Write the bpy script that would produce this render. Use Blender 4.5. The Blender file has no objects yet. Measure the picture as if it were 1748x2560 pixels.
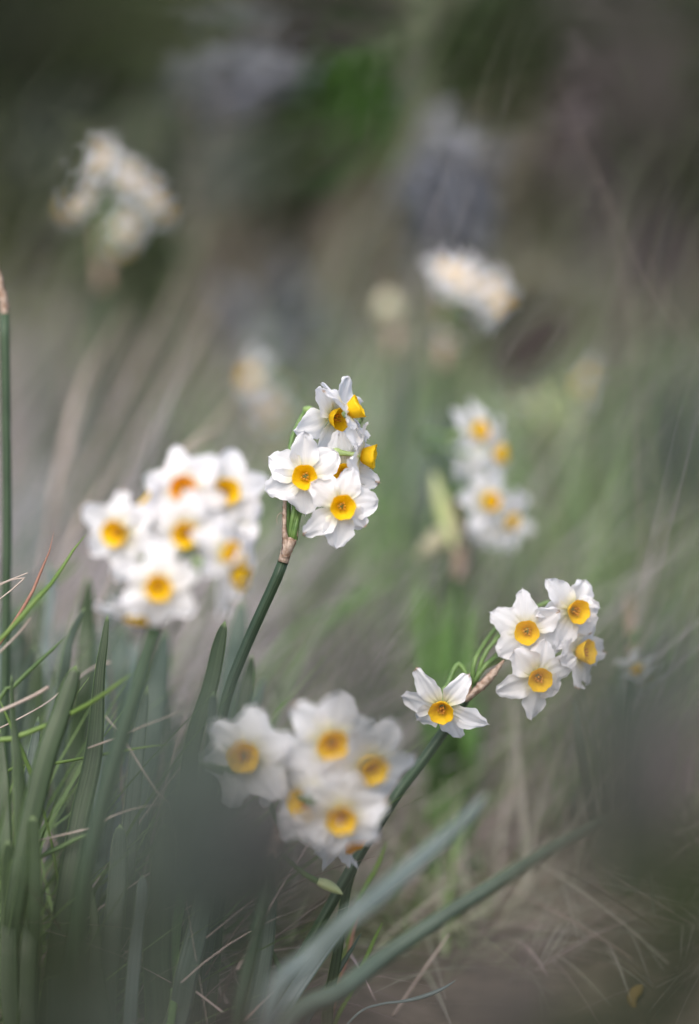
import bpy, math, random
import numpy as np
from mathutils import Vector, Matrix
R = math.radians
sc = bpy.context.scene
C = sc.collection

# ---------------------------------------------------------------- camera
PITCH, CAM_H, LENS, FOCUS = 12.0, 0.50, 85.0, 1.148
cd = bpy.data.cameras.new('camera'); cam = bpy.data.objects.new('camera', cd); C.objects.link(cam)
cd.sensor_fit = 'VERTICAL'; cd.sensor_height = 36.0; cd.sensor_width = 24.58; cd.lens = LENS
cam.location = (0, 0, CAM_H); cam.rotation_euler = (R(90 - PITCH), 0, 0)
cd.clip_start = 0.02; cd.clip_end = 500
cd.dof.use_dof = True; cd.dof.focus_distance = FOCUS; cd.dof.aperture_fstop = 1.45; cd.dof.aperture_blades = 0
sc.camera = cam

# ---------------------------------------------------------------- world and sun
w = bpy.data.worlds.new('World'); sc.world = w; w.use_nodes = True
nt = w.node_tree; bg = nt.nodes['Background']
sky = nt.nodes.new('ShaderNodeTexSky'); sky.sky_type = 'NISHITA'; sky.sun_disc = False
SUN_EL, SUN_AZ = 52.0, 200.0
sky.sun_elevation = R(SUN_EL); sky.sun_rotation = R(SUN_AZ)
sky.air_density = 1.0; sky.dust_density = 4.0; sky.ozone_density = 1.0
nt.links.new(sky.outputs[0], bg.inputs[0]); bg.inputs[1].default_value = 0.12
sd = bpy.data.lights.new('sun', 'SUN'); sd.energy = 1.3; sd.angle = R(50); sd.color = (1.0, 0.955, 0.93)
sun = bpy.data.objects.new('sun', sd); C.objects.link(sun)
az, el = R(SUN_AZ), R(SUN_EL)
dirv = Vector((math.sin(az) * math.cos(el), math.cos(az) * math.cos(el), math.sin(el)))
sun.rotation_euler = dirv.to_track_quat('Z', 'Y').to_euler(); sun.location = (0, 0, 5)
sc.view_settings.view_transform = 'Standard'; sc.view_settings.look = 'None'
sc.view_settings.exposure = 1.05; sc.view_settings.gamma = 1.0
sc.cycles.use_denoising = True
sc.cycles.max_bounces = 8; sc.cycles.transparent_max_bounces = 6
sc.cycles.sample_clamp_indirect = 4

# ---------------------------------------------------------------- helpers
CAM = Vector((0, 0, CAM_H))
RT = Vector((1, 0, 0)); UP = Vector((0, math.sin(R(PITCH)), math.cos(R(PITCH)))); FW = Vector((0, math.cos(R(PITCH)), -math.sin(R(PITCH))))
KH = 36.0 / LENS
def P(px, py, d):
    k = KH * d / 2560.0
    return CAM + RT * ((px - 874) * k) + UP * ((1280 - py) * k) + FW * d
def D(x, y, z):           # a direction: x right, y up, z towards the camera
    return (RT * x + UP * y - FW * z).normalized()
def gz(x, y):
    s = 0.012 * math.sin(x * 5.1 + 1) * math.cos(y * 4.3) + 0.006 * math.sin(x * 17 + y * 13)
    if y > 2.6: s += 0.06 * (y - 2.6) ** 1.25
    return s
def under(px, d, py=2560):
    p = P(px, py, d); return Vector((p.x, p.y, gz(p.x, p.y)))

def mesh_obj(name, verts, faces, mat, parent=None, uv=None, smooth=True, origin=None):
    me = bpy.data.meshes.new(name)
    me.from_pydata([tuple(v) for v in verts], [], faces)
    if uv is not None:
        lay = me.uv_layers.new(name='UVMap')
        idx = np.zeros(len(me.loops), dtype=np.int32); me.loops.foreach_get('vertex_index', idx)
        lay.data.foreach_set('uv', np.array(uv, dtype=np.float32)[idx].ravel())
    me.polygons.foreach_set('use_smooth', [smooth] * len(me.polygons))
    me.materials.append(mat); me.update()
    o = bpy.data.objects.new(name, me); C.objects.link(o)
    if parent: o.parent = parent
    return o
def tag(o, label, cat, group=None, kind=None):
    if label: o['label'] = label
    if cat: o['category'] = cat
    if group: o['group'] = group
    if kind: o['kind'] = kind
    return o
def empty(name, loc, label, cat, group=None):
    o = bpy.data.objects.new(name, None); o.empty_display_size = 0.02; C.objects.link(o); o.location = loc
    return tag(o, label, cat, group)

def crom(pts, n):
    """Catmull-Rom resample of a list of equal length vectors (any dimension)"""
    A = np.array(pts, dtype=float)
    if len(A) == 2: return A[0] + (A[1] - A[0]) * np.linspace(0, 1, n)[:, None]
    E = np.vstack([2 * A[0] - A[1], A, 2 * A[-1] - A[-2]])
    seg = np.linalg.norm(np.diff(A[:, :3], axis=0), axis=1); cum = np.concatenate([[0], np.cumsum(seg)])
    out = []
    for s in np.linspace(0, cum[-1], n):
        i = min(max(np.searchsorted(cum, s, side='right') - 1, 0), len(A) - 2)
        t = (s - cum[i]) / max(seg[i], 1e-9)
        p0, p1, p2, p3 = E[i], E[i + 1], E[i + 2], E[i + 3]
        out.append(0.5 * ((2 * p1) + (-p0 + p2) * t + (2 * p0 - 5 * p1 + 4 * p2 - p3) * t * t + (-p0 + 3 * p1 - 3 * p2 + p3) * t ** 3))
    return np.array(out)

def tube_geo(pts, rads, n=20, m=10, ribs=0.0, off=None, flat=1.0):
    A = crom([list(p) + [r] for p, r in zip(pts, rads)], n)
    V, F, UVs = [], [], []
    prev = None
    for i in range(n):
        p = Vector(A[i, :3]); r = max(A[i, 3], 1e-5)
        T = Vector(A[min(i + 1, n - 1), :3] - A[max(i - 1, 0), :3]).normalized()
        if prev is None: prev = T.cross(FW); prev = prev if prev.length > 1e-3 else T.cross(UP)
        S = (prev - T * prev.dot(T)).normalized(); prev = S; N = T.cross(S)
        for j in range(m):
            a = 2 * math.pi * j / m; rr = r * (1 + ribs * math.cos(a * 4))
            V.append(p + S * (math.cos(a) * rr) + N * (math.sin(a) * rr * flat)); UVs.append((abs(j / m * 2 - 1), i / (n - 1)))
    for i in range(n - 1):
        for j in range(m):
            k = (j + 1) % m; F.append((i * m + j, i * m + k, (i + 1) * m + k, (i + 1) * m + j))
    F.append(tuple(range(m))[::-1]); F.append(tuple((n - 1) * m + j for j in range(m)))
    return V, F, UVs
def tube(name, pts, rads, mat, parent=None, **kw):
    V, F, U = tube_geo(pts, rads, **kw)
    o = parent.location if parent else Vector((0, 0, 0))
    return mesh_obj(name, [v - o for v in V], F, mat, parent, U)

def blade_geo(pts, widths, th=0.0014, chan=0.12, twist=(0, 0), n=64, K=7, tip=0.09, rough=0.0, seed=0):
    """a fleshy strap leaf running from pts[0] (tip) to pts[-1] (base)"""
    rg = random.Random(seed)
    A = crom([list(p) + [w_] for p, w_ in zip(pts, widths)], n)
    V, F, U = [], [], []
    ring = 2 * K - 2
    for i in range(n):
        s = i / (n - 1); p = Vector(A[i, :3]); wd = max(A[i, 3], 1e-4)
        if tip > 0 and s < tip: wd *= math.sqrt(max(0.0, 1 - (1 - s / tip) ** 2)) * 0.98 + 0.02
        T = Vector(A[min(i + 1, n - 1), :3] - A[max(i - 1, 0), :3]).normalized()
        S = T.cross((p - CAM).normalized()).normalized()
        S = Matrix.Rotation(twist[0] + (twist[1] - twist[0]) * s, 3, T) @ S
        N = S.cross(T)
        wob = 1 + rough * (rg.random() - .5)
        thh = th * min(1, wd / 0.004)
        top, bot = [], []
        for j in range(K):
            u = -1 + 2 * j / (K - 1)
            c = chan * wd * (u * u) - chan * wd * .5
            top.append((S * (u * wd / 2 * wob) + N * c, u)); 
            if 0 < j < K - 1: bot.append((S * (u * wd / 2 * wob) + N * (c + thh * (1 - abs(u) ** 3)), u))
        for q, u in top + bot[::-1]:
            V.append(p + q); U.append((u * .5 + .5, 1 - s))
    for i in range(n - 1):
        for j in range(ring):
            k = (j + 1) % ring; F.append((i * ring + j, i * ring + k, (i + 1) * ring + k, (i + 1) * ring + j))
    F.append(tuple(range(ring))[::-1]); F.append(tuple((n - 1) * ring + j for j in range(ring)))
    return V, F, U
def blade(name, pts, widths, mat, parent=None, **kw):
    V, F, U = blade_geo(pts, widths, **kw)
    o = parent.location if parent else Vector((0, 0, 0))
    return mesh_obj(name, [v - o for v in V], F, mat, parent, U)

# ---------------------------------------------------------------- materials
def newmat(name):
    m = bpy.data.materials.new(name); m.use_nodes = True
    b = m.node_tree.nodes['Principled BSDF']
    return m, m.node_tree, b, m.node_tree.nodes['Material Output']
def N_(t, kind, **kw):
    n = t.nodes.new(kind)
    for k, v in kw.items(): setattr(n, k, v)
    return n
def mixc(t, fac, a, b):
    n = t.nodes.new('ShaderNodeMix'); n.data_type = 'RGBA'
    if isinstance(fac, float): n.inputs[0].default_value = fac
    else: t.links.new(fac, n.inputs[0])
    for s, v in ((6, a), (7, b)):
        if isinstance(v, tuple): n.inputs[s].default_value = (*v, 1)
        else: t.links.new(v, n.inputs[s])
    return n.outputs[2]
def ramp(t, fac, stops):
    r = t.nodes.new('ShaderNodeValToRGB'); e = r.color_ramp.elements
    while len(e) < len(stops): e.new(0.5)
    for x, (p, c) in zip(e, stops): x.position = p; x.color = (*c, 1) if len(c) == 3 else c
    t.links.new(fac, r.inputs[0]); return r.outputs[0]
def maprng(t, v, a, b, c, d):
    m = t.nodes.new('ShaderNodeMapRange'); m.inputs[1].default_value = a; m.inputs[2].default_value = b
    m.inputs[3].default_value = c; m.inputs[4].default_value = d; t.links.new(v, m.inputs[0]); return m.outputs[0]
def translucent(t, b, out, col, amt):
    tr = t.nodes.new('ShaderNodeBsdfTranslucent'); mx = t.nodes.new('ShaderNodeMixShader'); mx.inputs[0].default_value = amt
    if isinstance(col, tuple): tr.inputs[0].default_value = (*col, 1)
    else: t.links.new(col, tr.inputs[0])
    t.links.new(b.outputs[0], mx.inputs[1]); t.links.new(tr.outputs[0], mx.inputs[2]); t.links.new(mx.outputs[0], out.inputs[0])

def mat_petal():
    m, t, b, out = newmat('petal white')
    uv = N_(t, 'ShaderNodeUVMap'); sx = N_(t, 'ShaderNodeSeparateXYZ'); t.links.new(uv.outputs[0], sx.inputs[0])
    mp = N_(t, 'ShaderNodeMapping'); mp.inputs[3].default_value = (26, 1.6, 1); t.links.new(uv.outputs[0], mp.inputs[0])
    nz = N_(t, 'ShaderNodeTexNoise'); nz.inputs['Scale'].default_value = 1.0; nz.inputs['Detail'].default_value = 3; t.links.new(mp.outputs[0], nz.inputs[0])
    base = ramp(t, sx.outputs[1], [(0.0, (.62, .62, .22)), (.16, (.80, .79, .66)), (.36, (.87, .87, .88)), (1, (.87, .87, .90))])
    veins = ramp(t, nz.outputs[0], [(.3, (.94, .94, .95)), (.6, (1, 1, 1))])
    mu = N_(t, 'ShaderNodeMix', data_type='RGBA', blend_type='MULTIPLY'); mu.inputs[0].default_value = 1
    t.links.new(base, mu.inputs[6]); t.links.new(veins, mu.inputs[7])
    oi = N_(t, 'ShaderNodeObjectInfo')
    f1 = maprng(t, sx.outputs[1], .955, .985, 0, .8); f2 = maprng(t, oi.outputs['Random'], .80, .84, 0, 1)
    fm = N_(t, 'ShaderNodeMath', operation='MULTIPLY'); t.links.new(f1, fm.inputs[0]); t.links.new(f2, fm.inputs[1])
    n3 = N_(t, 'ShaderNodeTexNoise'); n3.inputs['Scale'].default_value = 3.0; t.links.new(uv.outputs[0], n3.inputs[0])
    colr = mixc(t, fm.outputs[0], mu.outputs[2], (.42, .25, .12))
    mu = type('x', (), {'outputs': {2: colr}})
    t.links.new(colr, b.inputs['Base Color']); b.inputs['Roughness'].default_value = .55
    b.inputs['Specular IOR Level'].default_value = .3
    bp = N_(t, 'ShaderNodeBump'); bp.inputs['Strength'].default_value = .5; bp.inputs['Distance'].default_value = .0005
    t.links.new(nz.outputs[0], bp.inputs['Height']); t.links.new(bp.outputs[0], b.inputs['Normal'])
    translucent(t, b, out, mu.outputs[2], .45); return m
def mat_corona(name='corona yellow', c1=(.92, .62, .012), c2=(.95, .72, .02)):
    m, t, b, out = newmat(name)
    tc = N_(t, 'ShaderNodeTexCoord'); sx = N_(t, 'ShaderNodeSeparateXYZ'); t.links.new(tc.outputs['Object'], sx.inputs[0])
    nz = N_(t, 'ShaderNodeTexNoise'); nz.inputs['Scale'].default_value = 420; t.links.new(tc.outputs['Object'], nz.inputs[0])
    c = mixc(t, nz.outputs[0], c1, c2)
    deep = maprng(t, sx.outputs[2], .0003, .0020, 0, 1)
    c = mixc(t, deep, (.85, .50, .012), c)
    t.links.new(c, b.inputs['Base Color']); b.inputs['Roughness'].default_value = .5; b.inputs['Specular IOR Level'].default_value = .3
    bp = N_(t, 'ShaderNodeBump'); bp.inputs['Strength'].default_value = .3; bp.inputs['Distance'].default_value = .0005
    t.links.new(nz.outputs[0], bp.inputs['Height']); t.links.new(bp.outputs[0], b.inputs['Normal'])
    translucent(t, b, out, c, .5); return m
def mat_leaf(name, dark, light, edge=(.22, .32, .12), rough=.42, sheen=.0, tr=.15):
    m, t, b, out = newmat(name)
    uv = N_(t, 'ShaderNodeUVMap'); sx = N_(t, 'ShaderNodeSeparateXYZ'); t.links.new(uv.outputs[0], sx.inputs[0])
    mp = N_(t, 'ShaderNodeMapping'); mp.inputs[3].default_value = (13, .6, 1); t.links.new(uv.outputs[0], mp.inputs[0])
    oi = N_(t, 'ShaderNodeObjectInfo'); 
    nz = N_(t, 'ShaderNodeTexNoise', noise_dimensions='4D'); nz.inputs['Scale'].default_value = 1.0; nz.inputs['Detail'].default_value = 2
    t.links.new(mp.outputs[0], nz.inputs[0]); 
    mm = N_(t, 'ShaderNodeMath', operation='MULTIPLY'); mm.inputs[1].default_value = 20; t.links.new(oi.outputs['Random'], mm.inputs[0]); t.links.new(mm.outputs[0], nz.inputs['W'])
    tc = N_(t, 'ShaderNodeTexCoord'); n2 = N_(t, 'ShaderNodeTexNoise'); n2.inputs['Scale'].default_value = 28; n2.inputs['Detail'].default_value = 4; t.links.new(tc.outputs['Object'], n2.inputs[0])
    c = mixc(t, maprng(t, nz.outputs[0], .38, .62, 0, 1), dark, light)
    c = mixc(t, maprng(t, n2.outputs[0], .4, .72, 0, .55), c, tuple(x * 1.5 for x in light))
    ab = N_(t, 'ShaderNodeMath', operation='SUBTRACT'); ab.inputs[1].default_value = .5; t.links.new(sx.outputs[0], ab.inputs[0])
    a2 = N_(t, 'ShaderNodeMath', operation='ABSOLUTE'); t.links.new(ab.outputs[0], a2.inputs[0])
    c = mixc(t, maprng(t, a2.outputs[0], .455, .495, 0, .8), c, edge)
    c = mixc(t, maprng(t, sx.outputs[1], .982, .998, 0, .6), c, edge)
    t.links.new(c, b.inputs['Base Color']); b.inputs['Roughness'].default_value = rough; b.inputs['Specular IOR Level'].default_value = .28
    b.inputs['Sheen Weight'].default_value = sheen
    bp = N_(t, 'ShaderNodeBump'); bp.inputs['Strength'].default_value = .5; bp.inputs['Distance'].default_value = .0005
    t.links.new(nz.outputs[0], bp.inputs['Height']); t.links.new(bp.outputs[0], b.inputs['Normal'])
    if tr: translucent(t, b, out, c, tr)
    return m
def mat_plain(name, c1, c2, scale=80, rough=.6, tr=0.0, bump=.3, island=False, big=None):
    m, t, b, out = newmat(name)
    tc = N_(t, 'ShaderNodeTexCoord'); nz = N_(t, 'ShaderNodeTexNoise'); nz.inputs['Scale'].default_value = scale; nz.inputs['Detail'].default_value = 4
    t.links.new(tc.outputs['Object'], nz.inputs[0])
    f = maprng(t, nz.outputs[0], .3, .7, 0, 1)
    if island:
        g = N_(t, 'ShaderNodeNewGeometry'); f = g.outputs['Random Per Island']
    c = mixc(t, f, c1, c2)
    if big:
        n2 = N_(t, 'ShaderNodeTexNoise'); n2.inputs['Scale'].default_value = big[0]; n2.inputs['Detail'].default_value = 1; t.links.new(tc.outputs['Object'], n2.inputs[0])
        c = mixc(t, maprng(t, n2.outputs[0], .42, .6, 0, .85), c, big[1])
    t.links.new(c, b.inputs['Base Color']); b.inputs['Roughness'].default_value = rough
    bp = N_(t, 'ShaderNodeBump'); bp.inputs['Strength'].default_value = bump; bp.inputs['Distance'].default_value = .001
    t.links.new(nz.outputs[0], bp.inputs['Height']); t.links.new(bp.outputs[0], b.inputs['Normal'])
    if tr: translucent(t, b, out, c, tr)
    return m
M = dict(
    petal=mat_petal(), corona=mat_corona(), corona_old=mat_corona('corona faded', (.86, .42, .012), (.90, .50, .02)),
    leaf=mat_leaf('leaf dark green', (.015, .030, .012), (.046, .072, .034)),
    leaf_blue=mat_leaf('leaf blue green', (.032, .054, .038), (.082, .112, .088), rough=.5, sheen=.1),
    leaf_pale=mat_leaf('leaf grey green', (.09, .125, .115), (.17, .21, .205), rough=.45, sheen=.1),
    leaf_bright=mat_leaf('leaf bright green', (.08, .17, .045), (.15, .28, .085), tr=.35),
    stem=mat_leaf('stem green', (.017, .036, .017), (.046, .074, .040), edge=(.06, .12, .05), tr=0),
    pedicel=mat_plain('pedicel green', (.045, .11, .018), (.12, .21, .05), 160, .5),
    ovary=mat_plain('floral tube', (.16, .26, .07), (.30, .40, .16), 160, .5),
    spathe=mat_plain('papery spathe', (.24, .14, .085), (.62, .50, .41), 420, .75, tr=.3, bump=1),
    anther=mat_plain('anther', (.50, .20, .01), (.62, .30, .02), 400, .8),
    bud=mat_plain('bud', (.50, .58, .24), (.68, .74, .42), 120, .5, tr=.2),
    cream=mat_plain('withered cream', (.48, .46, .30), (.66, .64, .48), 120, .7, tr=.3),
    straw=mat_plain('straw', (.33, .26, .22), (.50, .43, .37), 90, .6, tr=.1),
    redstalk=mat_plain('red brown stalk', (.22, .10, .07), (.34, .19, .13), 60, .5),
    blade_green=mat_plain('grass green', (.12, .21, .04), (.18, .28, .07), 30, .5, tr=.3),
    blade_dark=mat_plain('grass dark green', (.06, .12, .035), (.10, .17, .05), 30, .5, tr=.2),
)

# ---------------------------------------------------------------- flowers
def petal_geo(rg, L=.0165, Wd=.0122, r0=.0028, inner=False, curl=None, cup=None, side=0.0, droop=0.0):
    nu, nv = 13, 17
    curl = rg.uniform(-.0045, .0035) if curl is None else curl
    cup = rg.uniform(-.0012, .0026) if cup is None else cup
    ph = [rg.uniform(0, 6.28) for _ in range(6)]; amp = rg.uniform(.0003, .0009)
    skew = rg.uniform(-.10, .10); notch = rg.random() < .45; npos = rg.uniform(-.5, .5)
    tw = rg.uniform(-.25, .25); tipfold = rg.uniform(-.0012, .0012)
    V, U, F = [], [], []
    for i in range(nv):
        t = i / (nv - 1)
        half = Wd / 2 * (0.30 * (1 - t) + 1.0 * math.sin(math.pi * min(1, t * .93) ** .85)) if t < .86 else None
        if t >= .8:
            h8 = Wd / 2 * (0.30 * .2 + math.sin(math.pi * (.8 * .93) ** .85)); q = (t - .8) / .2
            half = h8 * (1 - q ** 2.6) ** .6 if q < 1 else 0.0
            half = max(half, .00035 * (1 - q) + .00012)
        for j in range(nu):
            u = -1 + 2 * j / (nu - 1)
            y = u * half
            x = r0 + L * t
            if t > .8 and abs(u) < .35: x += .0011 * (1 - abs(u) / .35) * ((t - .8) / .2) ** 2     # pointed tip
            if notch: x -= .0026 * math.exp(-((u - npos) / .15) ** 2) * max(0, (t - .72) / .28)
            ed = abs(u) ** 2
            z = curl * t * t + cup * u * u * math.sin(math.pi * min(1, t + .1)) * 1.2
            z += amp * math.sin(5 * u + ph[0]) * t + amp * ed * 1.5 * math.sin(9 * t + ph[1] + u * 1.5)
            z += .00035 * math.sin(17 * t + ph[2]) * ed + .00025 * math.sin(11 * u + 3 * t + ph[3])
            z += tipfold * max(0, t - .7) / .3 * u + math.sin(math.pi * t) * .0007
            z += -.0004 * math.exp(-(u / .12) ** 2) * (1 - t)
            y2 = y * math.cos(tw * t) + skew * L * t * t * .5; z += y * math.sin(tw * t)
            y2 *= 1 + (.06 * math.sin(13 * t + ph[4]) + .035 * math.sin(29 * t + ph[5] + u)) * ed
            x += .0004 * math.sin(9 * u + ph[5]) * t ** 3
            V.append((x * math.cos(droop) - 0 * z, y2, z + x * math.sin(droop) + (-.0006 if inner else 0)))
            U.append((j / (nu - 1), t))
    for i in range(nv - 1):
        for j in range(nu - 1):
            a = i * nu + j; F.append((a, a + 1, a + nu + 1, a + nu))
    return V, F, U
def corona_geo(rg, rr=.0059, h=.0064):
    prof = [(.0009, .0002), (.0017, .0005), (.0027, .0014), (.0037, .0025), (.0045, .0040), (.0051, .0052), (rr, h)]
    back = [(rr + .00012, h + .0001), (.0055, .0052), (.0049, .0038), (.0043, .0022), (.0038, .0010), (.0030, .0000), (.0024, -.0004)]
    m = 40; V, F = [], []; ph = rg.uniform(0, 6.28); k = rg.choice([5, 6, 6, 7])
    tilt = rg.uniform(-.0004, .0004)
    for pr in prof + back:
        for j in range(m):
            a = 2 * math.pi * j / m; f = max(0, (pr[1] - .0012) / h)
            r = pr[0] * (1 + f * (.045 * math.sin(k * a + ph) + .02 * math.sin(11 * a + ph * 2) + .03 * math.cos(a + ph)))
            z = pr[1] + f * (.0003 * math.sin(k * a + ph + 1) + .00016 * math.sin(17 * a) + tilt * math.cos(a))
            V.append((r * math.cos(a), r * math.sin(a), z))
    n = len(prof + back)
    for i in range(n - 1):
        for j in range(m):
            q = (j + 1) % m; F.append((i * m + j, i * m + q, (i + 1) * m + q, (i + 1) * m + j))
    return V, F
def stamen_geo(rg):
    V, F = [], []
    for k in range(6):
        a = k * math.pi / 3 + rg.uniform(-.3, .3); r = .0011 + (k % 2) * .0005; top = .0024 + rg.uniform(0, .0012)
        Vt, Ft, _ = tube_geo([Vector((r * .6 * math.cos(a), r * .6 * math.sin(a), .0006)), Vector((r * math.cos(a), r * math.sin(a), top)), Vector((r * 1.1 * math.cos(a), r * 1.1 * math.sin(a), top + .0011)), Vector((r * 1.1 * math.cos(a), r * 1.1 * math.sin(a), top + .0016))], [.0002, .0004, .00055, .0002], n=7, m=6)
        o = len(V); V += Vt; F += [tuple(x + o for x in f) for f in Ft]
    return V, F

def frame_from(f, roll=0.0):
    z = f.normalized(); x = RT - z * RT.dot(z)
    if x.length < .25: x = -FW - z * (-FW).dot(z); x = x if z.dot(RT) < 0 else -x
    x.normalize(); y = z.cross(x)
    m = Matrix((x, y, z)).transposed().to_4x4()
    return m @ Matrix.Rotation(roll, 4, 'Z')

seedc = [100]
def flower(plant, px, py, d, f, roll=None, angles=None, scale=1.0, node=None, node_dir=None, detail=True, corona='corona', npet=6, open_=0.0, lens=None, tubelen=.013, ped_r=.0011, via=None, cr=1.0, wid=1.0, ovary=1.0):
    seedc[0] += 1; rg = random.Random(seedc[0])
    fv = D(*f); 
    if roll is None: roll = rg.uniform(-.5, .5)
    org = P(px, py, d) - fv * (.0042 * scale)
    mt = Matrix.Translation(org - plant.location) @ frame_from(fv, roll) @ Matrix.Diagonal((scale, scale, scale, 1))
    tl = tubelen
    V, F, U = tube_geo([Vector((0, 0, .0004)), Vector((0, 0, -.003)), Vector((0, 0, -abs(tl) * .6 - .001)), Vector((0, 0, -abs(tl) - .001)), Vector((0, 0, -abs(tl) - .003)), Vector((0, 0, -abs(tl) - .0065 * ovary))],
                       [.0025, .0014, .0012, .0016, .0023 * ovary, .0011], n=16, m=9)
    fl = mesh_obj('flower', V, F, M['ovary'], plant, U); fl.matrix_basis = mt
    angs = angles if angles else [60 * k + rg.uniform(-6, 6) for k in range(6)]
    for k, a in enumerate(angs[:npet]):
        L = .0168 * rg.uniform(.92, 1.08) * (lens[k] if lens else 1)
        V, F, U = petal_geo(rg, L=L, Wd=(.0124 if k % 2 else .0106) * rg.uniform(.94, 1.12) * wid, inner=bool(k % 2), droop=open_ + rg.uniform(-.06, .06))
        pt = mesh_obj('petal', V, F, M['petal'], fl, U); pt.rotation_euler = (0, 0, R(a)); 
    V, F = corona_geo(rg, .0059 * cr); co = mesh_obj('corona', V, F, M[corona], fl)
    if detail:
        V, F = stamen_geo(rg); mesh_obj('stamens', V, F, M['anther'], fl)
    if node is not None:
        e = org - fv * (max(0, tl) + .005 * ovary) * scale; nd = node_dir if node_dir is not None else (UP + RT * .05)
        ln = (e - node).length
        pts = [node, node + nd.normalized() * ln * .35] + ([via] if via is not None else [e - fv * ln * .30 + UP * .004]) + [e, e + fv * .003 * ovary]
        tube('pedicel', pts, [ped_r * 1.05] * len(pts), M['pedicel'], plant, n=16, m=8)
    return fl

def collar(plant, a, b, r, fin=(0.03, .007), lean=None, mat='spathe'):
    """papery spathe: a sheath round the stem top and a torn blade"""
    ax = (b - a); seedc[0] += 1
    V, F, U = tube_geo([a - ax.normalized() * .002, a + ax * .5, b], [r * 1.08, r * 1.15, r * 1.25], n=8, m=12)
    lean = lean if lean is not None else RT * -.15
    t = b + (ax.normalized() + lean).normalized() * fin[0]
    V2, F2, U2 = blade_geo([t, (t + b) / 2 + lean * .004, b - ax * .5, a], [.002, fin[1] * .8, fin[1], fin[1] * .6], th=.0004, chan=.35, twist=(.9, .2), n=18, tip=.15, rough=.5, seed=seedc[0])
    o = len(V); V += V2; F += [tuple(x + o for x in f) for f in F2]; U += U2
    return mesh_obj('spathe', [v - plant.location for v in V], F, M[mat], plant, U)

def to_base(pts, base, d_last, spread=.01, rg=random):
    """world points down to the plant's base on the ground"""
    q = [P(*p) for p in pts]
    b = Vector(base) + Vector((rg.uniform(-spread, spread), rg.uniform(-spread, spread), -.004))
    return q + [q[-1].lerp(b, .55) + Vector((0, 0, .002)), b]

def leaf(plant, pts, wpx, mat='leaf', base=None, **kw):
    seedc[0] += 1; rg = random.Random(seedc[0])
    base = base if base is not None else plant.location
    q = to_base(pts, base, pts[-1][2], rg=rg)
    ws = [wp * KH * p[2] / 2560 for wp, p in zip(wpx, pts)]; ws += [ws[-1] * .9, ws[-1] * .6]
    kw.setdefault('twist', (rg.uniform(-.3, .3), rg.uniform(-.3, .3)))
    kw.setdefault('chan', rg.uniform(.03, .09))
    return blade('leaf', q, ws, M[mat], plant, seed=seedc[0], **kw)

# ================================================================ the setting
def build_ground():
    xs = np.concatenate([np.linspace(-40, -3, 14), np.linspace(-2.8, 2.8, 113), np.linspace(3, 40, 14)])
    ys = np.concatenate([np.linspace(-20, -1, 8), np.linspace(-.8, 5, 117), np.linspace(5.2, 14, 20), np.linspace(16, 60, 10)])
    V = [(x, y, gz(x, min(y, 14)) if abs(x) < 3 else gz(x * .2, min(y, 14))) for y in ys for x in xs]
    nx = len(xs)
    F = [(j * nx + i, j * nx + i + 1, (j + 1) * nx + i + 1, (j + 1) * nx + i) for j in range(len(ys) - 1) for i in range(nx - 1)]
    m = mat_plain('soil and litter', (.07, .055, .045), (.19, .15, .12), 45, .95, bump=1, big=(3, (.07, .085, .035)))
    tag(mesh_obj('ground', V, F, m), None, None, kind='structure')
build_ground()

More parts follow.
